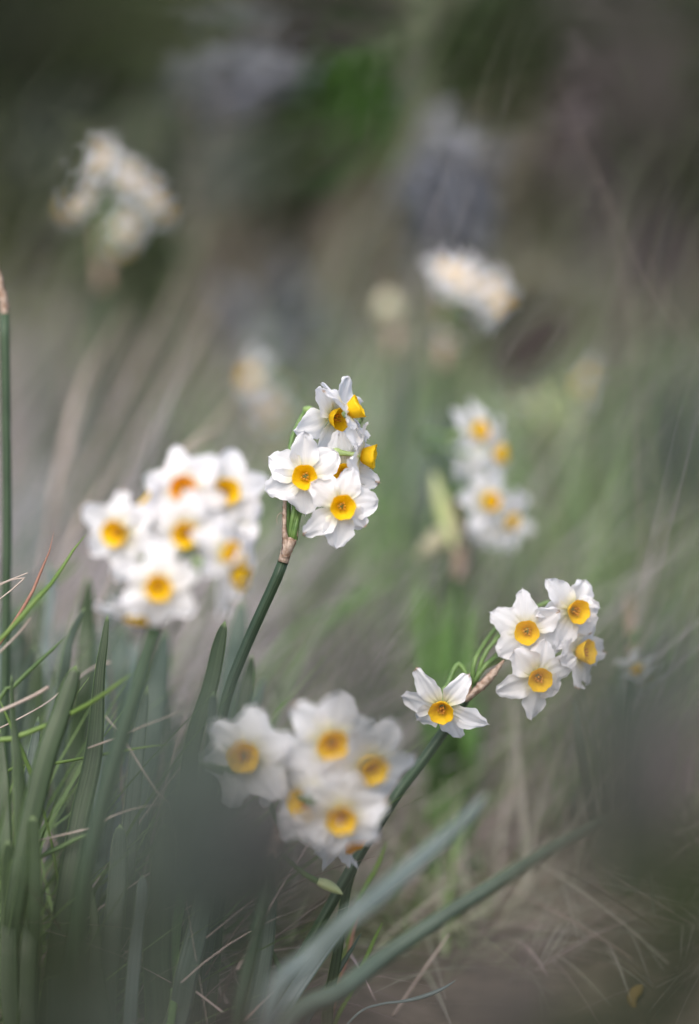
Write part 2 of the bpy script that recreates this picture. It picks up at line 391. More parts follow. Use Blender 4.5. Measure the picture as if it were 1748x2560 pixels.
def gznp(x, y):
    s = 0.012 * np.sin(x * 5.1 + 1) * np.cos(y * 4.3) + 0.006 * np.sin(x * 17 + y * 13)
    return s + np.where(y > 2.6, 0.06 * np.maximum(y - 2.6, 0) ** 1.25, 0)
def grass_mesh(name, n, area, L, W, lean, leandir, mat, seed, clump=None, curve=.5, rings=6, z0=0.0, label=None):
    """many curved blades in one mesh; lean in radians, leandir = (mean azimuth, spread)"""
    rs = np.random.RandomState(seed)
    x0, x1, y0, y1 = area
    x = rs.uniform(x0, x1, n); y = y0 + (y1 - y0) * rs.uniform(0, 1, n)
    if clump:
        cx = rs.uniform(x0, x1, clump[0]); cy = rs.uniform(y0, y1, clump[0]); k = rs.randint(0, clump[0], n)
        x = cx[k] + rs.normal(0, clump[1], n); y = cy[k] + rs.normal(0, clump[1], n)
        keep = (y > y0 - .05); x, y = x[keep], y[keep]; n = len(x)
    ln = rs.uniform(L[0], L[1], n); wd = rs.uniform(W[0], W[1], n)
    az_ = leandir[0] + rs.normal(0, leandir[1], n); l0 = np.abs(rs.normal(lean, .25, n)); cv = rs.uniform(.2, 1.2, n) * curve
    fa = rs.uniform(0, np.pi, n)
    V = np.zeros((n, rings, 2, 3)); p = np.stack([x, y, gznp(x, y) - .005 + z0 * rs.uniform(0, 1, n)], 1)
    for i in range(rings):
        t = i / (rings - 1); a = l0 + cv * t
        if i > 0: p = p + np.stack([np.sin(a) * np.cos(az_), np.sin(a) * np.sin(az_), np.cos(a)], 1) * (ln / (rings - 1))[:, None]
        hw = (wd * .5 * (1 - t ** 1.8) + .0001)[:, None]
        sd_ = np.stack([np.cos(fa), np.sin(fa) * .6, 0 * fa], 1) * hw
        V[:, i, 0] = p - sd_; V[:, i, 1] = p + sd_
    q = np.arange(rings - 1)[None, :] * 2 + (np.arange(n) * rings * 2)[:, None]
    F = np.stack([q, q + 1, q + 3, q + 2], -1).reshape(-1, 4)
    me = bpy.data.meshes.new(name); me.vertices.add(n * rings * 2); me.vertices.foreach_set('co', V.ravel())
    me.loops.add(F.size); me.loops.foreach_set('vertex_index', F.ravel().astype(np.int32))
    me.polygons.add(len(F)); me.polygons.foreach_set('loop_start', np.arange(0, F.size, 4, dtype=np.int32)); me.polygons.foreach_set('loop_total', np.full(len(F), 4, dtype=np.int32))
    me.polygons.foreach_set('use_smooth', np.ones(len(F), dtype=bool)); me.update(); me.validate(); me.materials.append(mat)
    o = bpy.data.objects.new(name, me); C.objects.link(o); tag(o, label, 'grass', kind='stuff'); return o
m_thatch = mat_plain('dead thatch', (.08, .06, .055), (.42, .33, .30), island=True, rough=.8)
m_dry = mat_plain('dry grass', (.11, .105, .08), (.44, .415, .36), island=True, rough=.8, big=(3.2, (.15, .18, .075)))
m_green = mat_plain('live grass', (.07, .13, .035), (.24, .36, .13), island=True, rough=.6, tr=.25)
m_mix = mat_plain('mixed grass', (.09, .105, .045), (.26, .27, .14), island=True, rough=.7, tr=.15, big=(2.2, (.08, .12, .035)))
grass_mesh('dead_grass_litter', 12000, (-1.3, 1.3, 1.18, 2.6), (.05, .16), (.001, .0028), 1.35, (0, 3), m_thatch, 1, curve=.3, z0=.03, label='matted dead brown grass lying on the ground')
grass_mesh('dry_grass', 3600, (-1.2, 1.2, 1.5, 4.2), (.14, .34), (.0015, .004), .45, (.3, .9), m_dry, 2, clump=(120, .05), label='pale dry grass leaning in tufts behind the flowers')
m_pink = mat_plain('bleached grass', (.13, .12, .125), (.52, .475, .49), island=True, rough=.8)
grass_mesh('bleached_grass', 1300, (-.75, .15, 1.34, 2.5), (.16, .36), (.002, .005), .62, (.15, .45), m_pink, 12, clump=(60, .04), label='bleached pinkish grass leaning to the right behind the left flowers')
grass_mesh('fine_grass', 1500, (-.5, .55, 1.27, 1.7), (.08, .22), (.0012, .0032), .6, (.3, 1.0), m_dry, 13, clump=(80, .03), label='fine dry grass tufts just behind the sharp flower')
m_bright = mat_plain('bright green grass', (.11, .19, .07), (.30, .42, .20), island=True, rough=.6, tr=.35)
grass_mesh('upright_grass', 1100, (.16, .75, 1.6, 2.4), (.14, .32), (.0018, .0045), .14, (.3, 2), m_dry, 14, clump=(90, .035), curve=.25, label='upright pale grass standing behind the flowers on the right')
grass_mesh('leaning_grass', 420, (-.42, -.08, 1.32, 1.62), (.22, .34), (.002, .0045), .6, (.1, .4), m_pink, 15, clump=(26, .025), curve=.35, label='leaning bleached grass streaks right behind the left flowers')
m_tall = mat_plain('tall dead grass', (.04, .042, .032), (.34, .32, .30), island=True, rough=.8, big=(2.5, (.08, .11, .035)))
grass_mesh('tall_dead_grass', 750, (-.7, .7, 1.6, 2.5), (.34, .62), (.0018, .0045), .35, (.2, .8), m_tall, 31, clump=(110, .05), curve=.6, label='tall thin dead grass and twigs rising behind all the flowers')
grass_mesh('bright_grass', 950, (-.03, .22, 1.45, 2.3), (.14, .30), (.003, .0065), .16, (.3, 2), m_bright, 24, clump=(60, .04), curve=.3, label='bright fresh green grass glowing behind and right of the sharp flower')
grass_mesh('tangled_grass', 480, (-.27, -.12, 1.06, 1.34), (.10, .25), (.0010, .0032), .55, (.2, 1.3), m_green, 16, clump=(60, .02), label='fine tangled green grass between the leaves at the left')
grass_mesh('straw_tangle', 700, (-.28, -.05, 1.04, 1.36), (.06, .16), (.0007, .0018), .95, (.2, 1.3), m_thatch, 17, z0=.07, label='fine tangled dry straw between the leaves at the left')
grass_mesh('wiry_litter', 1500, (-.1, .40, 1.16, 1.6), (.04, .12), (.0008, .0026), 1.15, (0, 3), m_dry, 18, z0=.03, label='wiry dry straw on the ground at the lower right')
grass_mesh('short_green_grass', 420, (-.02, .36, 1.22, 1.6), (.04, .12), (.0012, .003), .35, (0, 3), m_green, 19, clump=(30, .02), label='short green grass shoots coming through the litter')
grass_mesh('green_grass', 6500, (-1.2, 1.2, 1.35, 3.6), (.10, .24), (.002, .0045), .35, (.3, 1.2), m_green, 3, clump=(110, .05), label='fresh green grass growing in tufts behind the flowers')
grass_mesh('meadow_grass', 9000, (-2.4, 2.4, 2.6, 7), (.16, .40), (.003, .007), .35, (0, 2), m_mix, 4, label='mixed olive and brown grass far behind the flowers')

# ================================================================ daffodils
GR = 'flowering daffodil plants'
def plant(label, px, d, py=2560):
    b = under(px, d, py)
    return empty('daffodil_plant', b, label, 'daffodil', GR)
def stem(pl, pts, r=.0024, mat='stem', n=30, flat=1.0, top=1.0):
    q = to_base(pts, pl.location, pts[-1][2], spread=.002, rg=random.Random(5))
    return tube('stem', q, [r * top] + [r] * (len(q) - 2) + [r * 1.3], M[mat], pl, n=n, m=20, ribs=.10, flat=flat)

# --- the sharp plant in the middle
pm = plant('sharply focused daffodil with six white flowers and orange cups above a papery brown sheath', 470, 1.15)
nodeM = P(728, 1350, 1.150); ndM = D(.16, 1, 0)
flower(pm, 763, 1192, 1.138, (-.04, -.06, 1), roll=0, angles=[93, 38, 328, 268, 200, 152], lens=[1.08, .95, 1.05, .9, 1.0, 1.08], wid=1.16, node=nodeM, node_dir=ndM, via=P(741, 1240, 1.156), tubelen=.010)
flower(pm, 856, 1267, 1.132, (.13, -.08, 1), roll=0, angles=[72, 10, 318, 262, 218, 140], node=nodeM + RT * .0012, node_dir=ndM, via=P(752, 1240, 1.160), tubelen=.009, lens=[1, .85, .75, 1, 1.1, .95])
flower(pm, 863, 1186, 1.152, (.12, -.22, 1), roll=0, angles=[100, 42, 345, 290, 230, 160], node=nodeM - RT * .001, node_dir=ndM, via=P(738, 1240, 1.163), tubelen=.009, lens=[1, .95, .9, 1, 1, 1])
flower(pm, 926, 1141, 1.150, (1, -.12, .10), roll=.2, node=nodeM + RT * .002, node_dir=D(.2, 1, -.3), via=P(830, 1170, 1.172), tubelen=.009, lens=[1, .9, 1.0, .95, 1, 1], open_=-.15)
flower(pm, 848, 1046, 1.155, (.72, -.22, .66), roll=.1, node=P(722, 1345, 1.153), node_dir=D(0, 1, 0), via=P(728, 1105, 1.166), lens=[1, 1, 1, 1, 1.05, 1])
flower(pm, 890, 1020, 1.143, (.80, .46, .12), roll=.5, node=P(726, 1345, 1.155), node_dir=D(0, 1, -.1), via=P(900, 1060, 1.190), open_=-.1, tubelen=-.0002, ovary=.05, ped_r=.0007)
stem(pm, [(709, 1402, 1.150), (690, 1450, 1.150), (645, 1548, 1.150), (605, 1640, 1.150), (568, 1740, 1.150), (540, 1880, 1.152), (520, 2100, 1.155)], .0024)
def main_spathe():
    V, F, U = tube_geo([P(708, 1406, 1.149), P(714, 1385, 1.149), P(722, 1362, 1.149), P(727, 1352, 1.150)], [.0024, .0025, .0027, .0029], n=10, m=14, ribs=.05)
    def add(g):
        o = len(V); V.extend(g[0]); F.extend([tuple(x + o for x in f) for f in g[1]]); U.extend(g[2])
    add(blade_geo([P(716, 1226, 1.150), P(713, 1270, 1.148), P(712, 1325, 1.147), P(716, 1362, 1.147), P(712, 1395, 1.147)], [.0026, .0024, .0024, .0040, .0036], th=.0003, chan=.4, twist=(-.7, 0), n=30, rough=.25, tip=.05, seed=3))
    add(blade_geo([P(744, 1310, 1.150), P(741, 1335, 1.150), P(733, 1358, 1.149), P(724, 1375, 1.148)], [.0006, .0016, .0026, .003], th=.0003, chan=.4, twist=(.8, .2), n=16, rough=.5, tip=.05, seed=4))
    sp = mesh_obj('spathe', [v - pm.location for v in V], F, M['spathe'], pm, U)
    hp = [P(709, 1290, 1.147), P(703, 1282, 1.146), P(695, 1288, 1.145), P(692, 1300, 1.145), P(694, 1310, 1.145)]
    V2, F2, U2 = tube_geo(hp, [.00022, .00016, .00013, .00012, .0001], n=16, m=5)
    mesh_obj('torn_fibre', [v - pm.location for v in V2], F2, M['spathe'], sp, U2)
main_spathe()
leaf(pm, [(563, 1552, 1.16), (548, 1610, 1.16), (524, 1720, 1.16), (486, 1842, 1.16), (470, 1980, 1.16)], [34, 40, 44, 46, 46], 'leaf', twist=(.5, .2))
leaf(pm, [(534, 1726, 1.12), (531, 1780, 1.12), (528, 1850, 1.12), (515, 1950, 1.13)], [24, 28, 30, 32], 'leaf_blue', tip=.05)
leaf(pm, [(606, 1500, 1.28), (592, 1600, 1.27), (575, 1700, 1.25), (545, 1880, 1.22)], [46, 50, 50, 48], 'leaf_blue')
leaf(pm, [(631, 1636, 1.20), (620, 1700, 1.20), (600, 1800, 1.19), (570, 1920, 1.18)], [22, 30, 34, 36], 'leaf')
leaf(pm, [(664, 1690, 1.24), (625, 1790, 1.22), (585, 1900, 1.2)], [10, 34, 36], 'leaf_blue')
leaf(pm, [(640, 1762, 1.14), (628, 1790, 1.15), (600, 1880, 1.16)], [10, 24, 34], 'leaf_blue')

# --- the big blurred head on the left
p2 = plant('large out of focus head of about ten white flowers left of the sharp one', 130, 1.04)
n2 = P(402, 1500, 1.055)
for a in [(289, 1332, 1.048, (-.35, -.1, .9)), (459, 1222, 1.048, (0, .08, 1), 'corona_old'), (566, 1230, 1.056, (.15, .04, 1)), (463, 1336, 1.04, (0, -.2, 1)),
          (582, 1386, 1.036, (.70, .35, .55)), (603, 1443, 1.038, (.88, -.3, .28)), (397, 1469, 1.036, (.05, -.08, 1)), (344, 1545, 1.050, (-.1, -.97, .22)),
          (372, 1262, 1.062, (-.6, .5, -.2)), (520, 1320, 1.068, (.1, .3, -.9)), (600, 1300, 1.07, (.5, 0, -.6)), (370, 1390, 1.068, (-.2, .1, -.9))]:
    flower(p2, *a[:4], node=n2 + RT * random.Random(a[0]).uniform(-.004, .004), node_dir=D(random.Random(a[1]).uniform(-.6, .6), 1, -.2), corona=a[4] if len(a) > 4 else 'corona', scale=.97)
collar(p2, P(388, 1570, 1.05), P(396, 1530, 1.05), .0027)
stem(p2, [(388, 1570, 1.05), (350, 1690, 1.045), (312, 1800, 1.04), (270, 1930, 1.035), (232, 2075, 1.03), (200, 2240, 1.03)], .0033)
leaf(p2, [(414, 1575, 1.28), (392, 1700, 1.26), (372, 1860, 1.24), (340, 2080, 1.2), (310, 2260, 1.18)], [40, 66, 76, 70, 60], 'leaf_blue')
leaf(p2, [(310, 1560, 1.32), (300, 1700, 1.30), (282, 1860, 1.27), (262, 2080, 1.22)], [44, 52, 52, 48], 'leaf_blue')
leaf(p2, [(345, 1600, 1.35), (325, 1760, 1.32), (300, 1960, 1.28)], [40, 44, 44], 'leaf_pale')

# --- leaf tufts on the left edge
def tuft(label, px, d, py=2560): return empty('daffodil_leaf_tuft', under(px, d, py), label, 'daffodil leaves', 'flowerless daffodil leaf tufts')
tl = tuft('flowerless tuft of sharp dark green strap leaves at the left edge', 60, 1.10)
leaf(tl, [(190, 1664, 1.120), (180, 1700, 1.118), (154, 1780, 1.115), (118, 1881, 1.11), (80, 2036, 1.105), (46, 2200, 1.10), (30, 2350, 1.10)], [40, 46, 50, 54, 56, 54, 50], 'leaf', tip=.06, twist=(.1, -.25))
leaf(tl, [(270, 1532, 1.145), (260, 1610, 1.142), (249, 1690, 1.14), (234, 1881, 1.135), (200, 2036, 1.13), (160, 2250, 1.12)], [8, 20, 28, 46, 50, 48], 'leaf', tip=.02, twist=(.2, .0))
leaf(tl, [(29, 1687, 1.12), (34, 1803, 1.12), (46, 1920, 1.115), (54, 2074, 1.11), (54, 2240, 1.11)], [8, 14, 30, 40, 40], 'leaf', tip=.03)
leaf(tl, [(82, 2040, 1.10), (86, 2150, 1.10), (84, 2300, 1.10)], [30, 36, 40], 'leaf', tip=.03)
leaf(tl, [(96, 1790, 1.16), (84, 1880, 1.15), (70, 2000, 1.14), (60, 2150, 1.13)], [8, 30, 36, 36], 'leaf_blue', tip=.03)
leaf(tl, [(0, 1820, 1.14), (8, 1950, 1.13), (14, 2150, 1.12)], [10, 30, 38], 'leaf', tip=.05)
tb = tuft('blurred tuft of blue green leaves behind the sharp leaf tuft', 190, 1.24)
leaf(tb, [(221, 1443, 1.26), (217, 1570, 1.26), (209, 1726, 1.25), (190, 1880, 1.25), (180, 2100, 1.24)], [26, 44, 48, 48, 44], 'leaf')
leaf(tb, [(213, 1517, 1.19), (180, 1585, 1.19), (163, 1668, 1.19), (150, 1800, 1.20), (150, 2000, 1.21)], [8, 18, 26, 30, 34], 'leaf_blue', tip=.02)
leaf(tb, [(120, 1405, 1.27), (128, 1470, 1.27), (120, 1560, 1.27), (112, 1650, 1.27), (93, 1803, 1.26), (90, 2000, 1.25)], [18, 26, 22, 30, 46, 48], 'leaf_pale', tip=.04)
leaf(tb, [(104, 1490, 1.30), (100, 1640, 1.29), (92, 1800, 1.28), (90, 2000, 1.26)], [34, 44, 48, 48], 'leaf')
leaf(tb, [(300, 1440, 1.4), (270, 1560, 1.38), (255, 1700, 1.35), (240, 1900, 1.3)], [30, 44, 46, 44], 'leaf_blue')
leaf(tb, [(150, 1560, 1.33), (146, 1700, 1.32), (140, 1900, 1.3)], [16, 30, 34], 'leaf_pale', tip=.03)
leaf(tb, [(262, 1700, 1.22), (250, 1860, 1.22), (236, 2080, 1.2)], [12, 26, 30], 'leaf_pale', tip=.03)
tc_ = tuft('pale blurred leaf tuft in the far corner of the left edge', 20, 1.30)
leaf(tc_, [(20, 1500, 1.3), (40, 1640, 1.3), (60, 1800, 1.3), (60, 2050, 1.3)], [30, 40, 44, 44], 'leaf_blue')
leaf(tc_, [(62, 1560, 1.34), (72, 1700, 1.33), (80, 1900, 1.32)], [22, 36, 40], 'leaf')
leaf(tc_, [(-30, 1500, 1.3), (0, 1700, 1.3), (10, 1900, 1.3)], [30, 40, 44], 'leaf_pale')
td = tuft('shaded leaf tuft at the bottom left under the large blurred flower head', 330, 1.08)
leaf(td, [(353, 2186, 1.11), (351, 2240, 1.11), (346, 2330, 1.11), (334, 2480, 1.10), (330, 2600, 1.10)], [24, 32, 34, 34, 34], 'leaf_pale', tip=.06)
leaf(td, [(186, 2166, 1.13), (216, 2200, 1.13), (232, 2260, 1.13), (242, 2400, 1.12), (262, 2560, 1.11)], [4, 12, 18, 34, 50], 'leaf', tip=.02)
leaf(td, [(300, 2060, 1.14), (294, 2200, 1.14), (280, 2350, 1.13), (262, 2560, 1.12)], [40, 50, 56, 60], 'leaf_blue')
leaf(td, [(410, 2060, 1.12), (400, 2250, 1.12), (395, 2400, 1.12), (400, 2560, 1.12)], [56, 66, 72, 74], 'leaf')
leaf(td, [(525, 2150, 1.13), (502, 2302, 1.13), (470, 2430, 1.12), (440, 2560, 1.12)], [36, 58, 60, 60], 'leaf_blue')
leaf(td, [(470, 2130, 1.14), (455, 2230, 1.14), (440, 2350, 1.13), (436, 2500, 1.12)], [18, 26, 24, 20], 'leaf_bright')
rgl = random.Random(321)
for k in range(15):
    x = rgl.uniform(-20, 430); y = rgl.uniform(1560, 2080) + (x / 430) * 60; d = rgl.uniform(1.15, 1.34); ln = rgl.uniform(-.04, .14); h = 2560 - y; w_ = rgl.uniform(30, 46)
    leaf([tl, tb, tc_, td][k % 4], [(x, y, d), (x - ln * h * .35, y + h * .2, d), (x - ln * h * .8, y + h * .6, d - .01), (x - ln * h, y + h * .9, d - .02)], [w_ * .4, w_ * .85, w_, w_], ['leaf_blue', 'leaf', 'leaf_blue', 'leaf_pale'][rgl.randrange(4)], tip=.04)
te = tuft('dim leaf tuft in the bottom left corner of the picture', 120, 1.06)
leaf(te, [(205, 2080, 1.14), (180, 2230, 1.13), (150, 2400, 1.12), (140, 2560, 1.1)], [60, 66, 66, 60], 'leaf_blue')
leaf(te, [(100, 2200, 1.1), (70, 2350, 1.1), (60, 2540, 1.08)], [36, 48, 50], 'leaf')
leaf(te, [(20, 2100, 1.1), (20, 2300, 1.1), (24, 2540, 1.08)], [36, 44, 50], 'leaf')

# --- stem with a spent sheath at the left edge
p3 = plant('tall green daffodil stem with a withered brown tip at the left edge', 12, 1.20)
stem(p3, [(12, 785, 1.20), (15, 1000, 1.20), (18, 1300, 1.20), (14, 1600, 1.20), (10, 2000, 1.20)], .0021)
collar(p3, P(12, 786, 1.20), P(8, 740, 1.20), .0017, fin=(.030, .005), lean=RT * -.15)

# --- the veiled head at the lower centre
p4 = plant('half veiled head of white flowers with ochre cups low in the middle', 560, 1.06)
n4 = P(705, 2070, 1.092)
for a in [(616, 1889, 1.060, (-.10, 0, 1), 1.12), (832, 1862, 1.058, (.18, -.18, 1), 1.14), (930, 1926, 1.052, (.30, -.42, .85), 1.14), (764, 2006, 1.060, (-.6, -.1, .8), 1.14), (857, 2046, 1.052, (-.05, -.35, .95), 1.06),
          (800, 1955, 1.075, (.1, .2, -.9), 1.0), (690, 1900, 1.075, (.7, .1, -.5), 1.0)]:
    flower(p4, *a[:4], node=n4, node_dir=D(random.Random(a[0]).uniform(-.4, .5), 1, -.1), scale=a[4], wid=1.08, cr=1.03)
flower(p4, 888, 2108, 1.110, (.50, -.75, .35), node=n4 + RT * .01, node_dir=D(.6, .6, -.6), scale=.95, corona='corona_old', npet=4, angles=[200, 140, 260, 20], wid=.8)
flower(p4, 850, 2100, 1.118, (-.05, -.98, .1), node=n4 + RT * .01, node_dir=D(.4, .6, -.6), scale=.95, corona='corona_old', npet=3, angles=[200, 270, 320], wid=.6, open_=1.0)
collar(p4, P(688, 2135, 1.088), P(698, 2100, 1.09), .0027)
stem(p4, [(688, 2135, 1.088), (668, 2230, 1.082), (645, 2330, 1.075), (620, 2430, 1.07), (596, 2540, 1.065)], .0028)
leaf(p4, [(678, 2180, 1.16), (674, 2280, 1.15), (660, 2400, 1.14), (630, 2540, 1.12)], [22, 36, 42, 44], 'leaf_blue')
# bud on a short stalk below the veiled head
tube('pedicel', [n4, P(690, 2110, 1.12), P(746, 2172, 1.13), P(775, 2192, 1.13), P(803, 2208, 1.13)], [.0011, .0011, .0012, .0014, .0016], M['pedicel'], p4, n=16, m=10)
V, F, U = tube_geo([P(796, 2203, 1.13), P(808, 2208, 1.13), P(824, 2215, 1.13), P(842, 2225, 1.13), P(858, 2236, 1.13)], [.0017, .0023, .0024, .0017, .0003], n=14, m=12, ribs=.05)
mesh_obj('bud', [v - p4.location for v in V], F, M['bud'], p4, U)

# --- the head on the right and its long leaning stem
p5 = plant('daffodil leaning right with four clustered flowers and one drooping apart', 640, 1.15)
n5 = P(1182, 1712, 1.168); nd5 = D(.6, .8, 0)
flower(p5, 1318, 1580, 1.158, (-.08, -.08, 1), roll=0, angles=[95, 152, 35, 225, 275, 330], node=n5, node_dir=D(.15, 1, 0), via=P(1275, 1535, 1.190))
flower(p5, 1444, 1529, 1.162, (.38, -.1, .9), roll=.1, lens=[.6, .8, 1, 1, 1, .8], node=n5 + RT * .001, node_dir=D(.4, 1, 0), via=P(1345, 1515, 1.185))
flower(p5, 1350, 1698, 1.156, (.12, -.22, 1), roll=0, angles=[78, 130, 20, 200, 262, 325], node=n5, node_dir=nd5, lens=[.95, 1, 1, 1.05, 1.1, .6])
flower(p5, 1466, 1631, 1.170, (.78, .12, .55), roll=.2, node=n5, node_dir=nd5, scale=1.03, lens=[.9, .9, .8, .9, .9, .9])
flower(p5, 1104, 1778, 1.146, (-.14, -.42, .9), roll=0, angles=[125, 172, 55, 215, 295, 335], node=P(1176, 1730, 1.168), node_dir=D(0, 1, -.1), via=P(1146, 1660, 1.170), ped_r=.0013, wid=.82, lens=[1.1, 1.05, 1.0, .8, 1.1, 1.2])
for (x, y) in ((1262, 1560), (1280, 1600)):
    tube('pedicel', [n5, P((x + 1182) / 2 - 4, (y + 1700) / 2, 1.172), P(x, y, 1.178), P(x + 20, y - 20, 1.18)], [.0008] * 4, M['pedicel'], p5, n=12, m=8)
V, F, U = blade_geo([P(1262, 1648, 1.160), P(1228, 1688, 1.160), P(1196, 1722, 1.160), P(1160, 1752, 1.162)], [.0012, .0042, .0046, .0036], th=.0004, chan=.4, twist=(.3, -.3), n=22, rough=.4, tip=.1, seed=8)
V2, F2, U2 = blade_geo([P(1178, 1694, 1.160), P(1174, 1720, 1.160), P(1166, 1748, 1.162)], [.001, .002, .003], th=.0004, chan=.4, twist=(.3, -.3), n=14, rough=.4, seed=9)
o_ = len(V); V += V2; F += [tuple(x + o_ for x in f) for f in F2]; U += U2
mesh_obj('spathe', [v - p5.location for v in V], F, M['spathe'], p5, U)
stem(p5, [(1164, 1744, 1.168), (1140, 1785, 1.172), (1057, 1900, 1.168), (1000, 1975, 1.158), (964, 2032, 1.156), (905, 2125, 1.154), (852, 2217, 1.152), (800, 2310, 1.150), (766, 2370, 1.15), (710, 2470, 1.15)], .0024)
leaf(p5, [(901, 2247, 1.14), (880, 2290, 1.14), (830, 2350, 1.14), (750, 2460, 1.14), (705, 2530, 1.14)], [10, 26, 34, 40, 40], 'leaf_pale', tip=.03, twist=(.5, .2))
leaf(p5, [(915, 2060, 1.165), (890, 2150, 1.165), (865, 2230, 1.165), (842, 2390, 1.16), (822, 2500, 1.16), (816, 2580, 1.16)], [8, 20, 24, 26, 28, 30], 'leaf', base=under(812, 1.16, 2600), tip=.03)

# --- long leaves crossing at the lower right, nearer the lens
p6 = tuft('two long leaves crossing diagonally at the bottom right nearer the lens', 560, .98, 2640)
leaf(p6, [(1222, 1979, 1.02), (1165, 2045, 1.02), (1096, 2108, 1.02), (984, 2205, 1.01), (898, 2280, 1.0), (780, 2390, 1.0), (680, 2500, .99)], [12, 30, 42, 46, 46, 46, 46], 'leaf_pale', tip=.05, chan=.05)
leaf(p6, [(1552, 2022, 1.05), (1470, 2068, 1.06), (1360, 2131, 1.07), (1228, 2217, 1.08), (1096, 2300, 1.08), (964, 2390, 1.075), (852, 2475, 1.06), (720, 2560, 1.05)], [10, 24, 30, 36, 38, 44, 48, 50], 'leaf_blue', tip=.03, chan=.3, th=.003)

# --- blurred heads further back
def far_plant(label, base, node, fl, stempts, dnode, scale=1.0, leaves=(), mat='leaf_blue', detail=False, wid_=.78):
    pl = plant(label, base[0], base[1], base[2] if len(base) > 2 else 2560)
    nd = P(*node)
    for a in fl: flower(pl, *a[:4], node=nd, node_dir=D(0, 1, 0), scale=scale * (a[4] if len(a) > 4 else 1), detail=detail, wid=wid_, cr=.68)
    stem(pl, [node] + stempts, .0024, n=18)
    collar(pl, nd - UP * .02, nd - UP * .004, .003)
    for i, (pts, w_) in enumerate(leaves): leaf(pl, pts, w_, mat)
    return pl
def gy(px, d):   # pixel row where the ground lies at depth d
    return 1280 + (CAM_H - d * math.sin(R(PITCH))) / math.cos(R(PITCH)) / (KH * d) * 2560
def vleaves(seed, px, d, n, y0, y1, spread, wpx=40):
    rg = random.Random(seed); out = []; g = gy(px, d)
    for i in range(n):
        x = px + rg.uniform(-spread, spread); yt = rg.uniform(y0, y1); ln = rg.uniform(-.16, .22); dd = d + rg.uniform(-.06, .06)
        xb = px + (x - px) * .5; h = g - yt
        out.append(([(x + ln * h * .55, yt, dd), (x + ln * h * .25, yt + h * .3, dd), ((x + xb) / 2, yt + h * .62, d)], [wpx * .5, wpx, wpx]))
    return out
pA = far_plant('softly blurred daffodil with four white flowers facing right, right of the sharp one', (1175, 1.38, gy(1175, 1.38)), (1150, 1350, 1.39),
          [(1204, 1075, 1.34, (.75, .15, .6)), (1256, 1134, 1.34, (.95, 0, .25)), (1229, 1253, 1.33, (.55, -.1, .85)), (1284, 1307, 1.34, (.9, -.35, .3)), (1185, 1135, 1.40, (-.4, .1, -.7)), (1250, 1340, 1.4, (.2, -.6, -.4))],
          [(1150, 1500, 1.39), (1160, 1800, 1.39)], 1.39, leaves=vleaves(1, 1160, 1.42, 6, 1450, 1700, 70, 34), mat='leaf_bright')
blade('spathe', [P(1085, 1180, 1.39), P(1100, 1250, 1.39), P(1120, 1320, 1.39), P(1140, 1370, 1.39)], [.003, .009, .009, .005], M['bud'], pA, th=.0005, chan=.3, twist=(.3, .3))
blade('spathe', [P(1045, 1400, 1.41), P(1080, 1370, 1.40), P(1110, 1345, 1.40), P(1140, 1330, 1.39)], [.004, .013, .014, .006], M['cream'], pA, th=.0005, chan=.3, twist=(.3, .3))
far_plant('blurred white daffodil head right of centre against the dark brown blur', (1150, 1.53, gy(1150, 1.53)), (1110, 830, 1.53),
          [(1125, 668, 1.50, (-.2, .3, 1)), (1165, 700, 1.50, (.1, .1, 1)), (1228, 722, 1.51, (.4, .1, .9)), (1262, 768, 1.51, (.7, -.1, .7)), (1150, 730, 1.53, (0, -.3, 1)), (1235, 790, 1.53, (.5, -.5, .5)), (1115, 860, 1.53, (-.3, -.8, .3), .8)],
          [(1105, 1000, 1.53), (1110, 1200, 1.53)], 1.53, scale=.76, leaves=vleaves(2, 1100, 1.56, 7, 880, 1150, 90, 30))
pc = far_plant('small pale bud headed daffodil left of the blurred white head', (1040, 1.6, gy(1040, 1.6)), (985, 800, 1.6),
          [], [(1000, 950, 1.6), (1020, 1200, 1.6)], 1.6, leaves=vleaves(3, 1020, 1.62, 5, 950, 1150, 60, 32), mat='leaf_pale')
V, F, U = tube_geo([P(958, 735, 1.6), P(965, 752, 1.6), P(975, 780, 1.6), P(984, 805, 1.6)], [.001, .0075, .0085, .003], n=10, m=12)
mesh_obj('bud', [v - pc.location for v in V], F, M['cream'], pc, U)
pd = far_plant('cream and green budded daffodil at the right with one white sideways flower', (1400, 1.75, gy(1400, 1.75)), (1370, 1080, 1.75),
          [(1462, 955, 1.72, (-.95, .1, .2)), (1310, 1000, 1.75, (.1, .8, -.4), .8)], [(1370, 1200, 1.75), (1385, 1350, 1.75)], 1.75, leaves=vleaves(4, 1400, 1.78, 7, 1000, 1250, 120, 28), mat='leaf')
for i, (x, y) in enumerate(((1280, 990), (1330, 960), (1385, 955), (1420, 1000), (1350, 1020))):
    V, F, U = tube_geo([P(x, y, 1.75), P(x + 8, y + 12, 1.75), P(x + 20, y + 34, 1.75), P(1370, 1080, 1.75)], [.001, .0034, .0026, .0012], n=12, m=8)
    mesh_obj('bud', [v - pd.location for v in V], F, M['bud'], pd, U)
